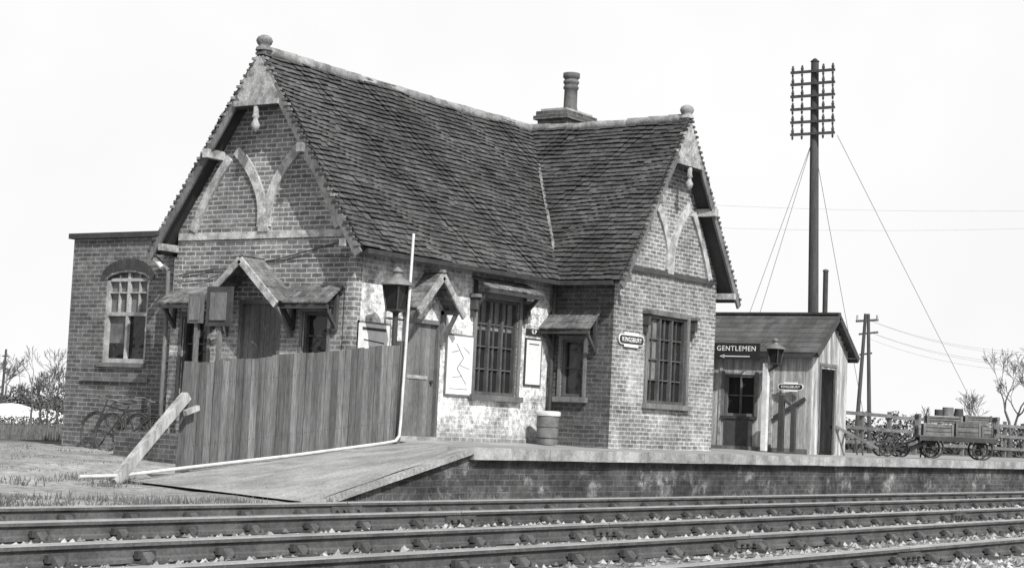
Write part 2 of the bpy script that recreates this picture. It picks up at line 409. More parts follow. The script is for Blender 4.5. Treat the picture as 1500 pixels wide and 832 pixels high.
mb=MB()
def gable(ax,pos,c,side):
    f=lambda a_,z,d=0:(pos-d,a_,z) if ax=='x' else (a_,pos-d,z)
    up=(1,0,0) if ax=='x' else (0,1,0)
    for sg in (-1,1):
        A0=Vector(f(c+sg*hl,He-.12)); B0=Vector(f(c,R-.14))
        n=7
        for i in range(n):
            mb.beam(A0.lerp(B0,i/n),A0.lerp(B0,(i+.995)/n),.15,.045,TIMB if i<6 else TIMB_L,up)
        za=4.78; yy=c+sg*(hl-(za-He+.18)/sl)
        ww=f(yy,za-.02,.1); w2=f(yy,za-.02,-.5)
        mb.beam(ww,w2,.13,.15,TIMB_L)
        za=He+.12; yy=c+sg*(hl-.22-.1)
        mb.beam(f(yy,za-.05,.06),f(yy,za-.05,-.4),.10,.12,TIMB_L)
    mb.prism([f(c-.46,R-.12-.46*sl,.03),f(c-.36,R-.16-.52*sl,.03),f(c+.36,R-.16-.52*sl,.03),f(c+.46,R-.12-.46*sl,.03),f(c,R-.1,.03)],tuple(Vector(f(0,0,0))-Vector(f(0,0,.03))),TIMB_L)
    mb.beam(f(c-.5,R-.2-.5*sl,.045),f(c+.5,R-.2-.5*sl,.045),.05,.09,TIMB_L)
    mb.beam(f(c-.46,R-.16-.5*sl-.06,-.02),f(c+.46,R-.16-.5*sl-.06,-.02),.09,.12,TIMB_D)
    x=f(c,R-1.28,.03); mb.lathe(x,[(.02,-.14),(.06,-.1),(.085,-.02),(.05,.04),(.04,.09),(.07,.12),(.05,.17),(.05,.3)],10,TIMB_L)
    x=f(c,R+.06,-.08); mb.lathe(x,[(.15,-.06),(.13,.0),(.09,.02),(.12,.05),(.145,.11),(.12,.17),(.06,.205),(.01,.215)],12,RIDGE)
gable('x',-o_,yr,1); gable('y',-P-o_,xr,1)
def ribbon(ax,pos,c,pts,w,m,d=.05):
    for sg in (-1,1):
        P_=[Vector((c+sg*p,0,z)) for p,z in pts]
        q=[]
        for i in range(len(P_)-1):
            p0=P_[max(i-1,0)];p1=P_[i];p2=P_[i+1];p3=P_[min(i+2,len(P_)-1)]
            for k in range(5):
                t=k/5; q.append(.5*((2*p1)+(-p0+p2)*t+(2*p0-5*p1+4*p2-p3)*t*t+(-p0+3*p1-3*p2+p3)*t**3))
        q.append(P_[-1])
        L=[];Rr=[]
        for i,p in enumerate(q):
            tg=(q[min(i+1,len(q)-1)]-q[max(i-1,0)]).normalized(); nn=Vector((-tg.z,0,tg.x))*w/2
            L.append(p+nn);Rr.append(p-nn)
        dd=d+(.002 if sg>0 else 0)
        F=lambda p,dep: mb.w(ax,pos,p.x,dep,p.z)
        for i in range(len(q)-1):
            mb.hexa([F(L[i],0),F(Rr[i],0),F(Rr[i+1],0),F(L[i+1],0),F(L[i],dd),F(Rr[i],dd),F(Rr[i+1],dd),F(L[i+1],dd)],m,.5)
for ax,pos,c in (('x',0,yr),('y',-P,xr)):
    ribbon(ax,pos,c,[(.06,3.5),(.065,3.8),(.14,4.1),(.38,4.5),(.72,4.85)],.17,BRACE)
    ribbon(ax,pos,c,[(1.66,3.46),(1.5,3.8),(1.2,4.3),(.88,4.72)],.16,BRACE)
    mb.lb(ax,pos,c-.11,c+.11,0,.056,3.42,3.75,BRACE)
mb.lb('x',0,.03,4.04,0,.03,3.3,3.42,BRACE)
mb.lb('y',-P,a+.2,b-.2,0,.05,3.36,3.46,TIMB_D)
mb.beam((-.2,-e_-.03,He-.05),(a-e_,-e_-.03,He-.05),.09,.08,METAL)
mb.beam((a-e_-.03,-P-.2,He-.05),(a-e_-.03,-e_,He-.05),.09,.08,METAL)
for x in np.arange(.3,5.6,.45): mb.beam((x,.0,He+.28),(x,-e_+.02,He-.02),.06,.09,TIMB_D)
mb.box(-.03,.16,-.03,.16,-.6,3.0,BR_MAIN); mb.box(-.03,.16,W-.16,W+.03,-.6,3.0,BR_MAIN)
mb.tube([(-.2,W+e_,He-.08),(-.1,W+.1,He-.32),(-.08,W+.1,2.3),(-.08,W+.1,-.45)],.04,8,TIMB)
mb.tube([(-.28,W+e_+.05,He-.02),(-.26,W+e_-.25,He-.28)],.045,8,WHITE)
mb.tube([(a-.1,-.12,He-.05),(a-.1,-.1,.02)],.04,8,METAL)
mb.build("timber_trim",ST)

# hoods
mb=MB()
def leanhood(ax,pos,a0,a1,zt_,zb,d,n=9):
    w=(a1-a0)/n
    for i in range(n):
        l=a0+i*w;r=l+w-.008; dj=d+ru(-.02,.02)
        for k in range(3):
            f0=k/3;f1=(k+1)/3+.02 if k<2 else 1
            q=[mb.w(ax,pos,l,dj*f0,zt_+(zb-zt_)*f0+.012),mb.w(ax,pos,r,dj*f0,zt_+(zb-zt_)*f0+.012),mb.w(ax,pos,r,dj*f1,zt_+(zb-zt_)*f1+.024),mb.w(ax,pos,l,dj*f1,zt_+(zb-zt_)*f1+.024)]
            mb.prism(q,(0,0,.022+ru(0,.012)),LEAD)
    mb.beam(mb.w(ax,pos,a0+.03,d-.05,zb-.03),mb.w(ax,pos,a1-.03,d-.05,zb-.03),.06,.07,TIMB_D)
    for c in (a0+.1,a1-.1):
        mb.beam(mb.w(ax,pos,c,0.04,zb-.4),mb.w(ax,pos,c,.04,zt_-.03),.06,.06,TIMB_D)
        mb.beam(mb.w(ax,pos,c,0.04,zb-.36),mb.w(ax,pos,c,d-.08,zb-.04),.055,.055,TIMB_D)
def gablehood(ax,pos,c,hw,za,zf,d,n=4):
    rows=7
    for sg in (-1,1):
        for i in range(n):
            d0=d*i/n-0; d1=d*(i+1)/n-.006
            for k in range(rows):
                f0=k/rows; f1=min((k+1.15)/rows,1.02)
                zz=lambda f_: zf+(za-zf)*f_
                aa=lambda f_: c+sg*hw*(1-f_)
                q=[mb.w(ax,pos,aa(f1),d0,zz(f1)),mb.w(ax,pos,aa(f1),d1+ru(-.01,.012),zz(f1)),mb.w(ax,pos,aa(f0),d1+ru(-.01,.012),zz(f0)+.022),mb.w(ax,pos,aa(f0),d0,zz(f0)+.022)]
                mb.prism(q,(0,0,.02+ru(0,.008)),LEAD)
        A0=mb.w(ax,pos,c+sg*hw,d+.02,zf-.05);B0=mb.w(ax,pos,c,d+.02,za-.05)
        mb.beam(A0,B0,.12,.04,TIMB_L,(1,0,0) if ax=='x' else (0,1,0))
        cc=c+sg*(hw-.12)
        mb.beam(mb.w(ax,pos,cc,.04,zf-.55),mb.w(ax,pos,cc,.04,zf+.06),.07,.07,TIMB)
        mb.beam(mb.w(ax,pos,cc,.04,zf-.5),mb.w(ax,pos,cc,d-.06,zf+.02),.06,.06,TIMB)
        mb.beam(mb.w(ax,pos,cc,.0,zf+.02),mb.w(ax,pos,cc,d,zf+.02),.07,.07,TIMB)
    mb.beam(mb.w(ax,pos,c,0,za+.04),mb.w(ax,pos,c,d+.03,za+.04),.10,.05,RIDGE)
gablehood('x',0,yr,.86,2.93,2.17,.55); gablehood('y',0,1.92,.66,2.86,2.2,.38,3)
leanhood('x',0,.22,1.35,2.45,2.14,.4); leanhood('x',0,3.0,4.1,2.4,2.14,.4)
leanhood('y',0,3.3,5.08,2.92,2.72,.42,12); leanhood('x',a,-1.12,.0,2.5,2.14,.42)
mb.build("door_and_window_hoods",ST)

# chimney
mb=MB()
cx,cy=8.98,1.78
mb.box(cx-.57,cx+.57,cy-.36,cy+.36,4.9,6.76,BR_CHIM); mb.box(cx-.64,cx+.64,cy-.43,cy+.43,6.76,6.84,BR_CHIM); mb.box(cx-.60,cx+.60,cy-.39,cy+.39,6.84,6.94,BR_CHIM)
mb.box(cx-.52,cx+.52,cy-.32,cy+.32,6.94,7.0,COPE)
mb.lathe((cx+.12,cy,7.0),[(.18,0),(.17,.05),(.145,.12),(.14,.5),(.165,.52),(.165,.57),(.145,.59),(.145,.62),(.17,.64),(.17,.69),(.145,.71),(.15,.74),(.18,.76),(.18,.86),(.13,.87)],14,POT)
mb.build("chimney",ST)

def framed(name,x0,x1,z0,z1,marks,fr=TIMB_D):
    mb=MB(); mb.lb('y',0,x0,x1,.002,.03,z0,z1,fr); mb.lb('y',0,x0+.035,x1-.035,.03,.034,z0+.035,z1-.035,PAPER)
    for A_,B_,w in marks:
        mb.beam((x0+(x1-x0)*A_[0],-.036,z0+(z1-z0)*A_[1]),(x0+(x1-x0)*B_[0],-.036,z0+(z1-z0)*B_[1]),w,.003,INK,(0,1,0))
    mb.build(name)
framed("route_map_poster",2.6,3.44,.78,1.88,[((.35,.85),(.62,.62),.014),((.62,.62),(.4,.45),.012),((.4,.45),(.75,.2),.012),((.25,.3),(.6,.33),.007),((.2,.7),(.45,.74),.008),((.6,.8),(.85,.7),.008),((.15,.12),(.8,.12),.007),((.5,.5),(.85,.45),.007)],TIMB)
framed("timetable_board",5.1,5.66,1.06,1.96,[((.2,.88),(.8,.88),.02)])
framed("notice_poster",.1,1.0,.7,1.92,[((.15,.9),(.85,.9),.05),((.2,.75),(.8,.72),.02),((.3,.62),(.7,.6),.02)],TIMB)
e=empty("small_enamel_sign"); mb=MB(); mb.lb('y',0,5.13,5.62,.002,.025,2.02,2.14,SIGN_D); mb.build("plate",e)
text("G.P",.1,'y',(5.37,-.03,2.08),LETTER,e)

def pillsign(name,ax,pos,c,z,hw,hh,body,ts):
    e=empty(name); mb=MB()
    def pill(hw_,hh_,d0,d1,m):
        pts=[]
        for t in np.linspace(-math.pi/2,math.pi/2,7): pts.append((hw_-hh_+hh_*math.cos(t),hh_*math.sin(t)))
        for t in np.linspace(math.pi/2,3*math.pi/2,7): pts.append((-hw_+hh_+hh_*math.cos(t),hh_*math.sin(t)))
        A0=[Vector(mb.w(ax,pos,c+p,d0,z+q)) for p,q in pts]; ex=Vector(mb.w(ax,pos,0,d1,0))-Vector(mb.w(ax,pos,0,d0,0))
        mb.prism(A0,ex,m)
    pill(hw,hh*.8,.03,.045,LETTER); pill(hw-.018,hh*.8-.016,.045,.049,SIGN_D)
    mb.lb(ax,pos,c-hw*.55,c+hw*.55,.03,.044,z-hh*1.15,z+hh*1.15,LETTER)
    for sg in (-.4,.4): mb.lb(ax,pos,c+sg*hw-.02,c+sg*hw+.02,.0,.03,z-hh,z+hh,METAL)
    mb.build("enamel_plate",e)
    text(body,ts,ax,mb.w(ax,pos,c,.052,z-.002),LETTER,e,off=.0005)
pillsign("station_name_sign",'y',-P,6.62,2.03,.47,.12,"KINGSBURY",.122)
pillsign("station_name_sign",'x',13.9,-1.33,1.45,.31,.09,"KINGSBURY",.078)

# ================================================================ PLATFORM
PL=empty("station_platform")
ye=-5.24
mb=MB()
cr0=(-3.85,ye,0);cr1=(.6,-.8,-.04);to0=(-6.95,ye,-.67);to1=(-5.6,-.8,-.66)
mb.add([cr0,(130,ye,0),(130,.4,0),(.6,.4,0),(.6,-.8,-.04)],[(0,1,2,3,4)],PLAT)
n=14
def bumpz(v): return .010*math.sin(v.x*5+v.y*3)+.008*math.sin(v.y*7-v.x*2)
for i in range(n):
    A0=Vector(to0).lerp(Vector(to1),i/n);A1=Vector(to0).lerp(Vector(to1),(i+1)/n)
    B0=Vector(cr0).lerp(Vector(cr1),i/n);B1=Vector(cr0).lerp(Vector(cr1),(i+1)/n)
    m=10
    for k in range(m):
        q=[A0.lerp(B0,k/m),A0.lerp(B0,(k+1)/m),A1.lerp(B1,(k+1)/m),A1.lerp(B1,k/m)]
        tt=[k/m,(k+1)/m,(k+1)/m,k/m]
        for v,t in zip(q,tt): v.z+=bumpz(v)*min(1,4*t*(1-t))+ .02*math.sin(math.pi*t)
        mb.add(q,[(0,1,2,3)],RAMP,.5,True)
mb.build("platform_surface",PL)
mb=MB()
mb.box(-3.85,130,ye+.06,ye+.4,-1,-.15,BR_PLAT)
mb.add([(-6.95,ye+.03,-1),(-3.85,ye+.03,-1),(-3.85,ye+.03,-.05),(-6.95,ye+.03,-.72)],[(0,1,2,3)],BR_PLAT)
mb.box(-1.3,.55,-.75,4.0,-1,-.09,BR_DARK)
mb.build("platform_brick_face",PL)
mb=MB()
x=-3.85
while x<130:
    w=.9 if x<40 else 4
    mb.box(x,x+w-.006,ye-.06+ru(-.008,.008),ye+.38,-.15+ru(-.004,.004),.004+ru(0,.006),COPE); x+=w
for i in range(5):
    A0=Vector((-6.95,ye+.05,-.705)).lerp(Vector((-3.85,ye+.05,-.035)),i/5); B0=Vector((-6.95,ye+.05,-.705)).lerp(Vector((-3.85,ye+.05,-.035)),(i+.995)/5)
    mb.beam(A0,B0,.22,.075,RAMP)
mb.build("coping",PL)

# ================================================================ GROUND
rt=-.54
def gz(x,y):
    s=lambda t:max(0,min(1,t))**2*(3-2*max(0,min(1,t)))
    z=-.70+.24*s((y+1)/7)
    return z
def graded(lo,hi,step,far):
    L=list(np.arange(lo,hi,step)); d=step; v=hi
    while v<far: L.append(v); d*=1.5; v+=d
    L.append(far); d=step;v=lo-step
    while v>-far: L.insert(0,v); d*=1.5; v-=d
    L.insert(0,-far); return L
xs=graded(-30,40,1.,3000); ys=graded(-20,25,.5,3000)
mb=MB(); vs=[(x,y,gz(x,y)+(ru(-.012,.012) if abs(x)<40 and abs(y)<25 else 0)) for y in ys for x in xs]; nx=len(xs)
fs=[(j*nx+i,j*nx+i+1,(j+1)*nx+i+1,(j+1)*nx+i) for j in range(len(ys)-1) for i in range(nx-1)]
mb.add(vs,fs,GROUND,.5,True); mb.build("ground")

# ================================================================ TRACKS
def track(name,y0,y1):
    T=empty(name); mb=MB()
    prof=[(-.035,0),(.035,0),(.036,-.035),(.012,-.05),(.010,-.105),(.033,-.118),(.033,-.145),(-.033,-.145),(-.033,-.118),(-.010,-.105),(-.012,-.05),(-.036,-.035)]
    for yy in (y0,y1):
        X=list(np.arange(-45,60,9.14))+[60,150]
        for x0,x1 in zip(X,X[1:]):
            x1-=.012
            n=len(prof); vs=[(xx,yy+p,rt+q) for xx in(x0,x1) for p,q in prof]
            mb.add(vs,[(i,n+i,n+(i+1)%n,(i+1)%n) for i in range(1,n)],RAILS)
            mb.add(vs,[(0,n,n+1,1)],RAILT); mb.add(vs,[tuple(range(n))],RAILS); mb.add(vs,[tuple(range(2*n-1,n-1,-1))],RAILS)
            # worn shiny running edge
            mb.box(x0,x1,yy-.0375,yy-.0362,rt-.012,rt-.0005,RAILT)
            if abs(x0)<50:
                for sg in (-1,1):
                    mb.box(x0-.24,x0+.24,yy+sg*.03-.012,yy+sg*.03+.012,rt-.115,rt-.045,RAILS)
                    for k in (-.17,-.06,.06,.17): mb.cyl((x0+k,yy+sg*.035,rt-.08),(x0+k,yy+sg*.075,rt-.08),.018,.018,6,RAILS)
    mb.build("rails",T)
    mb=MB(); x=-32+ru(0,.5)
    while x<70:
        xx=x+ru(-.03,.03)
        mb.box(xx-.125,xx+.125,y1-.53,y0+.53,-.86,rt-.150+ru(-.012,.006),SLEEP)
        for yy in (y0,y1):
            mb.box(xx-.09,xx+.09,yy-.19,yy+.19,rt-.165,rt-.130,RAILS)
            for sg in (-1,1):
                mb.hexa([(xx-.05,yy+sg*.036,rt-.135),(xx+.05,yy+sg*.036,rt-.135),(xx+.05,yy+sg*.14,rt-.135),(xx-.05,yy+sg*.14,rt-.135),
                         (xx-.04,yy+sg*.036,rt-.06),(xx+.04,yy+sg*.036,rt-.06),(xx+.04,yy+sg*.07,rt-.07),(xx-.04,yy+sg*.07,rt-.07)],RAILS)
                mb.cyl((xx,yy+sg*.16,rt-.135),(xx,yy+sg*.16,rt-.10),.02,.02,6,RAILS)
            mb.beam((xx-.085,yy-.055,rt-.09),(xx+.085,yy-.052,rt-.09),.035,.05,TIMB_D)
        x+=.76
    mb.build("sleepers_and_chairs",T)
track("railway_track",-6.95,-8.39); track("railway_track",-10.08,-11.52); track("railway_track",-13.0,-14.44)
mb=MB()
for i in range(30000):
    x=-17+ (rnd()**1.5)*46; y=ru(-15.3,-5.45); r=ru(.015,.048)
    if any(abs(y-q)<.07 for q in (-6.95,-8.39,-10.08,-11.52,-13.,-14.44)): continue
    z=-.70+ru(-.01,.026)
    vs=[(x+r*ru(.7,1.2),y,z),(x-r*ru(.7,1.2),y+ru(-.01,.01),z),(x,y+r*ru(.7,1.2),z),(x,y-r*ru(.7,1.2),z),(x+ru(-.01,.01),y,z+r*ru(.5,1.)),(x,y,z-r)]
    mb.add(vs,[(0,2,4),(2,1,4),(1,3,4),(3,0,4)],STONE)
mb.build("ballast")

# ================================================================ FENCE, POST, PIPE
FE=empty("board_fence"); mb=MB()
fx0,fx1,fy=-4.45,.28,-.8
n=31
def fb(x): return -.13+(x-.2)/(4.7)*.45
def ft(x): return 1.53+(x-.2)/(4.7)*.56
for i in range(n):
    l=fx0+(fx1-fx0)*i/n; r=l+(fx1-fx0)/n-ru(.006,.016); m=(l+r)/2; d=ru(-.008,.008); tp=ru(-.016,.016); sk=ru(-.008,.008)
    mb.hexa([(l+sk,fy+d,fb(m)+ru(-.02,.03)),(r+sk,fy+d,fb(m)),(r+sk,fy+d+.022,fb(m)),(l+sk,fy+d+.022,fb(m)),(l,fy+d,ft(l)+tp),(r,fy+d,ft(r)+tp),(r,fy+d+.022,ft(r)+tp),(l,fy+d+.022,ft(l)+tp)],FENCE)
    for k in (.25,.8):
        zk=fb(m)+(ft(m)-fb(m))*k
        for dx in (-.04,.04): mb.box(m+dx-.006,m+dx+.006,fy+d-.004,fy+d,zk-.006,zk+.006,METAL)
for k in (.25,.8): 
    za=lambda x: fb(x)+(ft(x)-fb(x))*k
    mb.beam((fx0,fy+.07,za(fx0)),(fx1,fy+.07,za(fx1)),.06,.1,FENCE)
mb.box(fx1+.0,fx1+.1,fy-.02,fy+.1,-.2,1.6,FENCE)
mb.build("boards",FE)
mb=MB(); mb.beam((-4.56,-.82,-.75),(-4.5,-.82,1.0),.14,.14,FENCE); mb.beam((-4.66,-.92,.52),(-6.0,-1.0,-.68),.12,.12,SHEDB)
mb.beam((-4.75,-1.0,.28),(-4.5,-1.0,.36),.07,.07,SHEDB); mb.build("end_post_and_brace",FE)
mb=MB()
mb.tube([(-6.6,-1.0,-.60),(-5.9,-1.02,-.585),(-4.7,-.98,-.48),(-2.4,-.96,-.28),(-.2,-.95,-.06),(.12,-.93,-.02),(.22,-.92,.06),(.24,-.92,.3),(.36,-.9,3.36)],.024,8,WHITE)
mb.build("white_conduit_pipe")

def lantern(mb,x,y,z,s=1):
    b0=.15*s;t0=.22*s;h=.40*s
    mb.lathe((x,y,z),[(.04*s,-.1*s),(.05*s,-.03*s),(.12*s,0)],8,METAL)
    for i in range(4):
        t=math.pi/4+math.pi/2*i; t2=t+math.pi/2
        p=lambda r,tt,zz:(x+r*math.cos(tt),y+r*math.sin(tt),z+zz)
        mb.beam(p(b0,t,0),p(t0,t,h),.025,.025,METAL)
        mb.beam(p(b0,t,.01),p(b0,t2,.01),.025,.03,METAL); mb.beam(p(t0,t,h),p(t0,t2,h),.03,.035,METAL)
        mb.add([p(b0*.95,t,0.01),p(b0*.95,t2,.01),p(t0*.95,t2,h),p(t0*.95,t,h)],[(0,1,2,3)],GLASS)
    mb.lathe((x,y,z+h),[(.27*s,0),(.24*s,.04*s),(.11*s,.12*s),(.08*s,.14*s),(.08*s,.20*s),(.11*s,.21*s),(.05*s,.26*s),(.01,.29*s)],10,METAL_G)
e=empty("platform_lamp_post"); mb=MB()
mb.lathe((.22,-.72,0),[(.09,-.1),(.09,.3),(.06,.4),(.05,.9),(.045,2.0)],10,METAL)
mb.beam((.22-.22,-.72,1.95),(.22+.22,-.72,1.95),.03,.03,METAL)
lantern(mb,.22,-.72,2.08,1.05); mb.build("post_and_lantern",e)
e=empty("platform_lamp_post"); mb=MB()
mb.box(13.45,13.57,-.95,-.83,0,1.95,WHITE); mb.beam((13.5,-.9,1.75),(13.5,-1.25,1.95),.04,.04,METAL)
lantern(mb,13.5,-1.1,1.93,.85); mb.build("post_and_lantern",e)
mb=MB(); mb.tube([(-.03,4.0,2.68),(-.03,3.2,2.78),(-.03,2.9,2.78),(-.03,1.6,2.95),(-.03,.1,3.25)],.01,5,METAL)
mb.tube([(-.03,4.0,2.55),(-.03,3.3,2.60),(-.03,2.4,2.85),(-.03,1.0,2.98),(-.03,.1,2.95)],.007,5,METAL); mb.build("wall_cable",ST)

mb=MB()
mb.box(-.66,-.6,2.1,2.66,1.75,2.42,TIMB_D); mb.box(-.68,-.66,2.2,2.56,1.85,2.32,TIMB); mb.box(-.62,-.56,2.34,2.42,-.4,1.75,TIMB)
mb.build("notice_board")
mb=MB(); mb.box(-.66,-.6,2.76,3.08,1.8,2.3,TIMB); mb.box(-.68,-.66,2.81,3.03,1.85,2.25,TIMB); mb.box(-.62,-.56,2.88,2.95,-.4,1.8,TIMB); mb.build("notice_board")

e=empty("litter_bin"); mb=MB(); mb.lathe((5.25,-.5,0),[(.19,.0),(.2,.05),(.215,.52)],16,METAL_G); mb.lathe((5.25,-.5,.52),[(.235,0),(.24,.03),(.24,.07),(.2,.09)],16,WHITE)
for k in (.1,.3): mb.lathe((5.25,-.5,k),[(.206,0),(.218,.01),(.208,.02)],16,METAL)
mb.build("bin_body",e)

# ================================================================ SHED
SH=empty("gentlemens_lavatory_shed"); mb=MB()
sx0,sx1,sy0,sy1=14.,15.9,-1.76,3.0; se=2.22; sr=3.12; sxc=(sx0+sx1)/2
y=sy0
while y<sy1:
    w=.15; 
    if y+w<=-.40 or y>=.39: mb.box(sx0,sx0+.03,y,y+w-.008,-.05,se,SHEDB)
    else:
        mb.box(sx0,sx0+.03,y,y+w-.008,-.05,.76,SHEDB); mb.box(sx0,sx0+.03,y,y+w-.008,1.7,se,SHEDB)
    y+=w
x=sx0
while x<sx1-.02:
    w=.135; xm=x+w/2; top=sr-.06-abs(xm-sxc)*(sr-se)/(1.15)
    z0=-.05
    if 14.42<xm<15.22: z0=1.9
    mb.box(x,x+w-.006,sy0-.031+ru(-.004,.004),sy0-.001,z0,top,WEATH); x+=w
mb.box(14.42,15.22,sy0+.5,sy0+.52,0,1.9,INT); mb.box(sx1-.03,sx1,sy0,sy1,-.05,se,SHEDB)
mb.box(14.36,14.44,sy0-.05,sy0-.032,0,1.95,TIMB); mb.box(15.2,15.28,sy0-.05,sy0-.032,0,1.95,TIMB); mb.box(14.36,15.28,sy0-.052,sy0-.032,1.95,2.02,TIMB)
mb.box(13.96,14.0,-1.72,3.0,-.02,.08,TIMB)
mb.box(13.97,13.999,-.84,-.76,.0,se,TIMB_L); mb.box(13.975,13.998,.45,.52,.0,se,TIMB_L)
mb.beam((13.95,-1.65,1.2),(13.95,-.9,.75),.05,.08,TIMB_D)
mb.build("boarded_walls",SH)
mb=MB(); window(mb,'x',14.0,-.40,.39,.76,1.7,2,2,TIMB,heavy=False); mb.lb('x',14,-.46,.45,.0,.05,.69,.76,TIMB_D)
mb.lb('x',14,-.47,-.40,.0,.03,.76,1.78,TIMB); mb.lb('x',14,.39,.46,.0,.03,.76,1.78,TIMB)
mb.box(13.97,14.0,-.35,.35,.0,.68,TIMB_D)
mb.build("window",SH)
mb=MB()
hw=1.13
for sg in (-1,1):
    n=34
    for i in range(n):
        y0_=sy0-.2+(sy1-sy0+.4)*i/n; y1_=sy0-.2+(sy1-sy0+.4)*(i+1)/n-.005
        for k in range(8):
            f0=k/8;f1=(k+1)/8
            q=[(sxc+sg*hw*f0,y0_,sr+(se-.02-sr)*f0),(sxc+sg*hw*f0,y1_,sr+(se-.02-sr)*f0),(sxc+sg*hw*f1,y1_,sr+(se-.02-sr)*f1+.015),(sxc+sg*hw*f1,y0_,sr+(se-.02-sr)*f1+.015)]
            mb.prism(q,(0,0,.025+ru(0,.005)),FELT)
    mb.beam((sxc+sg*hw,sy0-.22,se-.05),(sxc,sy0-.22,sr-.03),.13,.03,TIMB_D,(0,1,0))
    mb.beam((sxc+sg*(hw-.03),sy0-.2,se-.06),(sxc+sg*(hw-.03),sy1,se-.06),.04,.1,TIMB_D)
mb.beam((sxc,sy0-.22,sr+.05),(sxc,sy1+.2,sr+.05),.14,.05,TIMB_D)
mb.build("slated_roof",SH)
e=empty("gentlemen_sign"); mb=MB()
mb.box(13.60,13.63,-.66,.50,2.03,2.40,SIGN_D); 
for y in (-.5,.36): mb.box(13.63,13.9,y-.015,y+.015,2.2,2.23,METAL)
mb.box(13.594,13.5995,-.42,.28,2.088,2.108,LETTER)
mb.prism([(13.594,.34,2.098),(13.594,.22,2.135),(13.594,.22,2.061)],(.0055,0,0),LETTER)
mb.build("sign_board",e); text("GENTLEMEN",.158,'x',(13.594,-.08,2.27),LETTER,e,off=.001)
mb=MB(); mb.cyl((16.15,-1.1,0),(16.15,-1.05,4.25),.06,.06,10,METAL); mb.lathe((16.15,-1.05,4.25),[(.07,0),(.07,.04),(.02,.06)],10,METAL); mb.build("vent_pipe")
mb=MB(); mb.beam((13.5,-1.3,0),(13.5,-1.3,1.25),.12,.1,TIMB_D); mb.beam((13.5,-1.3,1.2),(13.5,-1.5,1.05),.06,.06,TIMB_D); mb.beam((13.45,-1.62,0),(13.45,-1.62,1.0),.1,.1,TIMB_D); mb.build("timber_post")

# ================================================================ TELEGRAPH POLE
e=empty("telegraph_pole"); mb=MB(); pb=Vector((17,-.48,0)); pt=Vector((17,-.2,9.5))
mb.cyl(pb-Vector((0,0,.6)),pt,.15,.095,12,POLE); mb.cyl(pt,pt+Vector((0,0,.08)),.12,.03,8,METAL)
for z in (9.24,8.94,8.64,8.32,8.0,7.7):
    c=pb.lerp(pt,z/9.5); mb.box(c.x-.16,c.x-.09,c.y-.58,c.y+.58,z-.03,z+.03,POLE)
    for k in (-.53,-.28,.28,.53):
        mb.cyl((c.x-.125,c.y+k,z-.1),(c.x-.125,c.y+k,z+.06),.012,.012,5,METAL)
        mb.lathe((c.x-.125,c.y+k,z+.04),[(.032,0),(.042,.05),(.026,.08),(.028,.11),(.01,.13)],8,METAL)
        mb.lathe((c.x-.125,c.y+k,z-.13),[(.015,0),(.026,.03),(.03,.08)],8,METAL)
mb.build("pole_and_crossarms",e)
mb=MB()
tp=(17,-.22,7.6)
for q in ((17,2.55,0),(17,2.05,0),(30,-.6,0),(24,1.0,0)): mb.cyl(tp if q[0]!=30 else (17,-.85,7.65),q,.007,.007,5,METAL_G)
mb.build("stay_wires",e)
def depthpt(u,t,z):
    k=(u-750)/2629; return (-22.84+t*(.826+.564*k),-18.73+t*(.564-.826*k),z)
def hz(u): return 704-.0459*(2539-u)
def zat(u,v,t): return .324+(hz(u)-v)/2629*t
mb=MB()
def wire(A,B,sag,r=.008,n=14):
    A=Vector(A);B=Vector(B);q=[]
    for i in range(n+1):
        t=i/n;p=A.lerp(B,t);p.z-=sag*4*t*(1-t);q.append(p)
    mb.tube(q,r,4,WIRE,.5)
for v0,v1 in ((295,303),(331,326)): wire(depthpt(900,62,zat(900,v0-4,62)),depthpt(1700,62,zat(1700,v1,62)),.25,.005)
T2=95
for v0,v1 in ((487,520),(497,533),(470,505),(470,512),(487,527)): wire(depthpt(1278,T2,zat(1278,v0,T2)),depthpt(1620,85,zat(1620,v1+8,85)),.7,.008)
mb.build("overhead_wires")
e=empty("utility_pole"); mb=MB()
t=95
for u0,u1 in ((1261,1271),(1283,1275)): mb.cyl(depthpt(u0,t,-.6),depthpt(u1,t,zat(1272,460,t)),.13,.09,8,POLE)
mb.beam(depthpt(1257,t,zat(1260,471,t)),depthpt(1290,t,zat(1288,469,t)),.1,.12,POLE); mb.beam(depthpt(1262,t,zat(1262,490,t)),depthpt(1290,t,zat(1288,487,t)),.1,.1,POLE)
mb.beam(depthpt(1264,t,zat(1262,520,t)),depthpt(1282,t,zat(1288,518,t)),.1,.1,POLE)
for u in (1259,1272,1288): mb.cyl(depthpt(u,t,zat(u,470,t)),depthpt(u,t,zat(u,462,t)),.06,.05,6,INSUL)
mb.build("h_frame_pole",e)
mb=MB(); mb.cyl(depthpt(13,110,-.5),depthpt(15,110,zat(15,512,110)),.1,.07,6,POLE); mb.beam(depthpt(10,110,zat(13,522,110)),depthpt(19,110,zat(15,522,110)),.08,.08,POLE); mb.build("utility_pole")

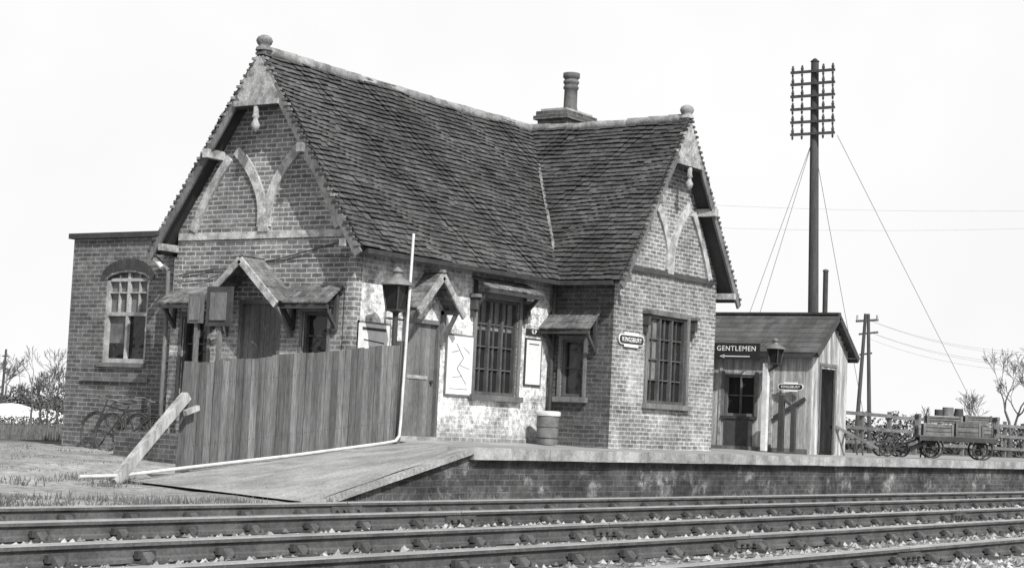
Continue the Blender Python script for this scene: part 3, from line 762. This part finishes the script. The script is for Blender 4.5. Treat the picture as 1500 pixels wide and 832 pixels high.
# ================================================================ RIGHT SIDE
mb=MB()
x=16.4
while x<75:
    mb.box(x-.05,x+.05,.42,.52,-.5,1.12+ru(-.05,.05),TIMB); x+=1.9
x=16.4
while x<75:
    for z in (.28,.66,1.02):
        mb.beam((x,.40,z+ru(-.025,.025)),(x+3.79,.40,z+ru(-.025,.025)),.04,.09,TIMB)
    x+=3.8
mb.build("post_and_rail_fence")
mb=MB()
L,Wd=1.75,.9
def wheel(mb,c,r,ax,m):
    c=Vector(c); x=Vector(ax).cross(Vector((0,0,1))).normalized(); z=Vector((0,0,1)); n=16
    q=[c+x*(r*math.cos(2*math.pi*i/n))+z*(r*math.sin(2*math.pi*i/n)) for i in range(n+1)]
    mb.tube(q,.022,6,m)
    for i in range(0,n,2): mb.cyl(c,q[i],.01,.01,5,m)
    d=Vector(ax).normalized(); mb.cyl(c-d*.05,c+d*.05,.045,.045,8,m)
for sx in (-.55,.55):
    for sy in (-.36,.36): wheel(mb,(sx,sy,.24),.22,(0,1,0),METAL)
    mb.cyl((sx,-.4,.24),(sx,.4,.24),.02,.02,6,METAL)
    mb.box(sx-.05,sx+.05,-.3,.3,.27,.45,TIMB_D)
for i in range(6): mb.box(-L/2,L/2,-.45+i*.152,-.45+i*.152+.14,.47,.52,TIMB)
mb.box(-L/2,L/2,-.47,-.44,.40,.50,TIMB_D); mb.box(-L/2,L/2,.44,.47,.40,.50,TIMB_D)
for sx in (-L/2,L/2):
    for y in (-.4,-.13,.13,.4): mb.box(sx-.025,sx+.025,y-.03,y+.03,.52,1.0,TIMB)
    for z in (.7,.97): mb.box(sx-.03,sx+.03,-.44,.44,z-.03,z+.03,TIMB)
mb.beam((-L/2,0,.42),(-L/2-.6,0,.16),.04,.04,METAL)
for (x0,x1,y0,y1,z0,z1) in ((-.78,-.1,-.35,.3,.52,.80),(-.06,.5,-.38,.25,.52,.86),(.53,.8,-.3,.3,.52,.78),(-.7,.1,-.3,.3,.81,.98),(.15,.75,-.32,.2,.87,1.02)):
    n=3
    for i in range(n):
        za=z0+(z1-z0)*i/n; mb.box(x0,x1,y0,y1,za,za+(z1-z0)/n-.015,STRAW)
    mb.box(x0+.02,x1-.02,y0+.02,y1-.02,z0,z1-.02,TIMB_D)
    for xx in (x0,x1-.05): mb.box(xx-.003,xx+.05,y0-.012,y0,z0,z1,STRAW)
mb.cyl((-.2,0,.98),(-.2,0,1.18),.14,.13,10,METAL_G); mb.cyl((.05,.05,.98),(.05,.05,1.16),.12,.1,10,METAL); mb.cyl((-.42,-.1,.98),(-.42,-.1,1.12),.1,.1,10,TIMB_D)
mx=Matrix.Translation((17.2,-3.95,0))@Matrix.Rotation(math.radians(-62),4,'Z')
mb.build("platform_luggage_trolley",None,mx)
def barrow(name,mx):
    mb=MB()
    for sy in (-.22,.22):
        mb.beam((0,sy,.1),(-1.15,sy,.62),.05,.06,TIMB); wheel(mb,(.05,sy*1.25,.17),.16,(0,1,0),METAL); mb.beam((-.55,sy,.35),(-.5,sy,.0),.03,.03,METAL)
        mb.beam((0,sy,.12),(.22,sy,.5),.03,.04,METAL)
    for k in (.1,.3,.5,.7,.9): p=Vector((0,0,.1)).lerp(Vector((-1.15,0,.62)),k); mb.beam(p-Vector((0,.22,0)),p+Vector((0,.22,0)),.05,.03,TIMB)
    mb.beam((.2,-.25,.47),(.2,.25,.47),.04,.04,METAL); mb.cyl((.05,-.3,.17),(.05,.3,.17),.02,.02,6,METAL)
    mb.build(name,None,mx)
barrow("sack_barrow",Matrix.Translation((16.9,-2.75,0))@Matrix.Rotation(math.radians(125),4,'Z'))
barrow("sack_barrow",Matrix.Translation((16.2,-2.55,0))@Matrix.Rotation(math.radians(-50),4,'Z'))
mb=MB(); mb.lathe((26,-2.75,0),[(.10,0),(.10,.84),(.08,.90),(.02,.94)],12,WHITE); mb.build("white_bollard_post")

# ================================================================ BICYCLES
def bike(name,x,y,z,fl,lean):
    mb=MB(); r=.33; c1=Vector((0,-.53,r)); c2=Vector((0,.53,r))
    for c in (c1,c2):
        n=22; q=[c+Vector((0,r*math.cos(2*math.pi*i/n),r*math.sin(2*math.pi*i/n))) for i in range(n+1)]
        mb.tube(q,.018,6,METAL)
        for i in range(0,n,1): mb.cyl(c,q[i],.0025,.0025,3,METAL_G)
        mb.cyl(c-Vector((.05,0,0)),c+Vector((.05,0,0)),.025,.025,8,METAL)
        q2=[c+Vector((0,(r+.04)*math.cos(t),(r+.04)*math.sin(t))) for t in np.linspace(.3,2.8,9)]
        mb.tube(q2,.02,5,METAL)
    bb=Vector((0,-.08,.28)); st=Vector((0,-.24,.82)); hd=Vector((0,.36,.82)); hb=Vector((0,.40,.62))
    for A_,B_ in ((bb,st),(bb,hb),(st+Vector((0,.03,-.08)),hd),(c1,bb),(c1,st-Vector((0,0,.08))),(hd+Vector((0,-.03,.1)),c2),(hd,hb)): mb.cyl(A_,B_,.016,.016,6,METAL)
    mb.tube([hd+Vector((-.27,-.14,.12)),hd+Vector((-.2,.02,.14)),hd+Vector((0,-.02,.12)),hd+Vector((.2,.02,.14)),hd+Vector((.27,-.14,.12))],.013,6,METAL_G)
    mb.hexa([st+Vector(v) for v in ((-.08,-.12,.06),(.08,-.12,.06),(.02,.14,.06),(-.02,.14,.06),(-.07,-.12,.12),(.07,-.12,.12),(.02,.14,.10),(-.02,.14,.10))],TIMB_D)
    mb.cyl(bb-Vector((.04,0,0)),bb+Vector((.04,0,0)),.09,.09,12,METAL); mb.cyl(bb+Vector((.06,0,0)),bb+Vector((.06,.12,-.1)),.01,.01,5,METAL)
    mx=Matrix.Translation((x,y,z))@Matrix.Rotation(lean,4,'Y')@Matrix.Rotation(0 if fl>0 else math.pi,4,'Z')
    mb.build(name,None,mx)
bike("bicycle",.1,5.55,-.47,1,math.radians(10)); bike("bicycle",-.3,4.75,-.48,-1,math.radians(12))

# ================================================================ VEGETATION
def tree(mb,base,h,r0,levels=6,spread=.5,up=.25,kids=(2,3),mt=BARK,minr=.006):
    def grow(p,d,L,r,lv):
        q=p+d*L; mid=p.lerp(q,.5)+Vector((ru(-1,1),ru(-1,1),ru(-1,1)))*L*.06
        n=6 if lv>3 else 3
        r2=max(r*.72,minr)
        mb.cyl(p,mid,r,(r+r2)/2,n,mt,None,False); mb.cyl(mid,q,(r+r2)/2,r2,n,mt,None,False)
        if lv==0: return
        for i in range(random.randint(*kids)+(1 if lv<3 else 0)):
            nd=(d+Vector((ru(-1,1),ru(-1,1),ru(-.6,1)))*spread*1.4+Vector((0,0,up*.5))).normalized()
            st=q if i<2 else p.lerp(q,ru(.4,.9))
            grow(st,nd,L*ru(.62,.88),r2*ru(.6,.95),lv-1)
    grow(Vector(base),Vector((ru(-.08,.08),ru(-.08,.08),1)).normalized(),h*.25,r0,levels)
mb=MB(); tree(mb,depthpt(1484,70,-.5),5.2,.12,6,.6,.25,(2,3),minr=.009); mb.build("bare_tree")
mb=MB(); tree(mb,depthpt(1432,76,-.5),3.8,.08,5,.6,.25,(2,3),minr=.009); mb.build("bare_tree")
mb=MB(); tree(mb,depthpt(1535,66,-.5),5.6,.14,6,.6,.25,(2,3),minr=.009); mb.build("bare_tree")
mb=MB()
for u in (58,70,82,94,106): tree(mb,depthpt(u,60+ru(-3,3),-.5),ru(2.4,3.6),.05,5,.6,.3,(2,2),minr=.007)
mb.build("bare_bush")
def leafmass(mb,cs,n,rx,rz,sz,mt):
    for c in cs:
        c=Vector(c); k=ru(.6,1.3)
        for i in range(n):
            h_=rnd()**1.6*rz*k; rr=rx*(1-.5*h_/(rz*1.3))
            d=Vector((ru(-1,1)*rr,ru(-1,1)*rr,h_)); p=c+d
            a1=Vector((ru(-1,1),ru(-1,1),ru(-1,1))).normalized()*sz*ru(.5,1.3); a2=a1.cross(Vector((ru(-1,1),ru(-1,1),ru(-1,1)))).normalized()*sz*ru(.4,1)
            mb.add([p,p+a1,p+a1*.5+a2],[(0,1,2)],mt)
mb=MB(); leafmass(mb,[depthpt(u,57+ru(-3,3),-.5) for u in range(76,112,8)],240,.7,.9,.08,HEDGE)
leafmass(mb,[depthpt(u,62,-.5) for u in range(-60,90,8)],120,.8,.35,.08,HEDGE); mb.build("undergrowth")
mb=MB()
leafmass(mb,[depthpt(u,150,-.5) for u in range(1200,1800,9)],260,1.0,2.6,.28,HEDGE)
leafmass(mb,[depthpt(u,170,-.5) for u in range(-240,130,9)],200,1.0,2.4,.3,HEDGE)
mb.build("distant_hedge")
mb=MB()
for i in range(30): tree(mb,depthpt(ru(1200,1640) if i%2 else ru(-150,110),ru(150,200),-.5),ru(3,5.5),.1,5,.6,.2,(2,3),minr=.02)
mb.build("distant_trees")
def blades(mb,n,fx,fyr,h):
    for i in range(n):
        x=ru(*fx);y=ru(*fyr); z=gz(x,y)-.01; hh=h*ru(.4,1.2); dx,dy=ru(-.04,.04),ru(-.04,.04); w=ru(.005,.012)
        mb.add([(x-w,y,z),(x+w,y-w,z),(x+dx,y+dy,z+hh)],[(0,1,2)],GRASS)
mb=MB()
for i in range(110):
    cx_=ru(-15,-7.2); cy_=ru(-5.4,-3.6)+.5*math.sin(cx_*1.7); blades(mb,int(ru(15,50)),(cx_-.28,cx_+.28),(cy_-.12,cy_+.12),ru(.04,.12))
for i in range(26):
    cx_,cy_=ru(-8.5,-5),ru(-1.6,.4); blades(mb,30,(cx_-.2,cx_+.2),(cy_-.2,cy_+.2),.09)
for i in range(90):
    cx_,cy_=ru(-8,4),ru(.5,7); blades(mb,16,(cx_-.2,cx_+.2),(cy_-.2,cy_+.2),.05)
for i in range(420):
    cx_,cy_=ru(-6,14),ru(9.5,30); blades(mb,24,(cx_-.4,cx_+.4),(cy_-.4,cy_+.4),.26)
for i in range(110):
    cx_=ru(-6.9,24); blades(mb,int(ru(6,20)),(cx_-.2,cx_+.2),(-5.42,-5.22),ru(.05,.14))
for i in range(10):
    cx_=ru(.4,1.); blades(mb,10,(4.5,5.9),(4.0,4.1),.1)
mb.build("grass")
mb=MB()
c=depthpt(28,66,-.5)
for dx,dy,s in ((0,0,1),(-.9,.4,.9),(.8,-.5,.8),(1.4,.3,.55),(-1.6,.9,.7)):
    mb.lathe((c[0]+dx*.6,c[1]-dx*.9+dy,-.5),[(1.25*s,0),(1.12*s,.35*s),(.8*s,.62*s),(.35*s,.75*s),(.02,.78*s)],12,HEAP)
mb.build("chalk_heap")

# ================================================================ CAMERA
f,yaw,pit,rol=2628.8241,.5990,.0781,.0458
Fv=Vector((math.cos(pit)*math.cos(yaw),math.cos(pit)*math.sin(yaw),math.sin(pit)))
R0=Vector((math.sin(yaw),-math.cos(yaw),0)); U0=R0.cross(Fv)
Rv=R0*math.cos(rol)+U0*math.sin(rol); Uv=-R0*math.sin(rol)+U0*math.cos(rol)
cd=bpy.data.cameras.new("camera"); cam=bpy.data.objects.new("camera",cd); COL.objects.link(cam)
mw=Matrix((Rv,Uv,-Fv)).transposed().to_4x4(); mw.translation=Vector((-22.8367,-18.7268,.3240)); cam.matrix_world=mw
cd.sensor_width=36; cd.sensor_fit='HORIZONTAL'; cd.lens=f/1500*36; cd.clip_end=8000; cd.clip_start=.1
S.camera=cam

# ================================================================ LIGHT
el=math.radians(42); hx,hy=-.5,-.866
sd=Vector((hx*math.cos(el),hy*math.cos(el),math.sin(el)))
l=bpy.data.lights.new("sun",'SUN'); l.energy=4.8; l.angle=math.radians(.5); l.color=(1,.995,.985)
lo=bpy.data.objects.new("sun",l); COL.objects.link(lo); lo.rotation_euler=sd.to_track_quat('Z','Y').to_euler()
w=bpy.data.worlds.new("World"); S.world=w; w.use_nodes=True; nt=w.node_tree
bg=nt.nodes["Background"]; sk=nt.nodes.new("ShaderNodeTexSky"); sk.sky_type='NISHITA'; sk.sun_disc=False
sk.sun_elevation=el; sk.sun_rotation=math.atan2(hx,hy)%(2*math.pi); sk.air_density=1.0; sk.dust_density=2.5; sk.ozone_density=1
bw=nt.nodes.new("ShaderNodeRGBToBW"); nt.links.new(sk.outputs[0],bw.inputs[0])
# bright haze towards the horizon, clearer overhead
tc=nt.nodes.new("ShaderNodeTexCoord"); sp=nt.nodes.new("ShaderNodeSeparateXYZ"); nt.links.new(tc.outputs["Generated"],sp.inputs[0])
hf=ramp(nt,sp.outputs[2],.28,.52,1,0)
nz=noise(nt,tc.outputs["Generated"],2.5,4,.6)
hz_=ramp(nt,nz,.3,.7,7.8,8.5)
mxn=nt.nodes.new("ShaderNodeMix"); mxn.data_type='FLOAT'; nt.links.new(hf,mxn.inputs[0]); nt.links.new(bw.outputs[0],mxn.inputs[2]); nt.links.new(hz_,mxn.inputs[3])
nt.links.new(mxn.outputs[0],bg.inputs[0]); bg.inputs[1].default_value=.12
S.view_settings.view_transform='Standard'; S.view_settings.look='None'; S.view_settings.exposure=0
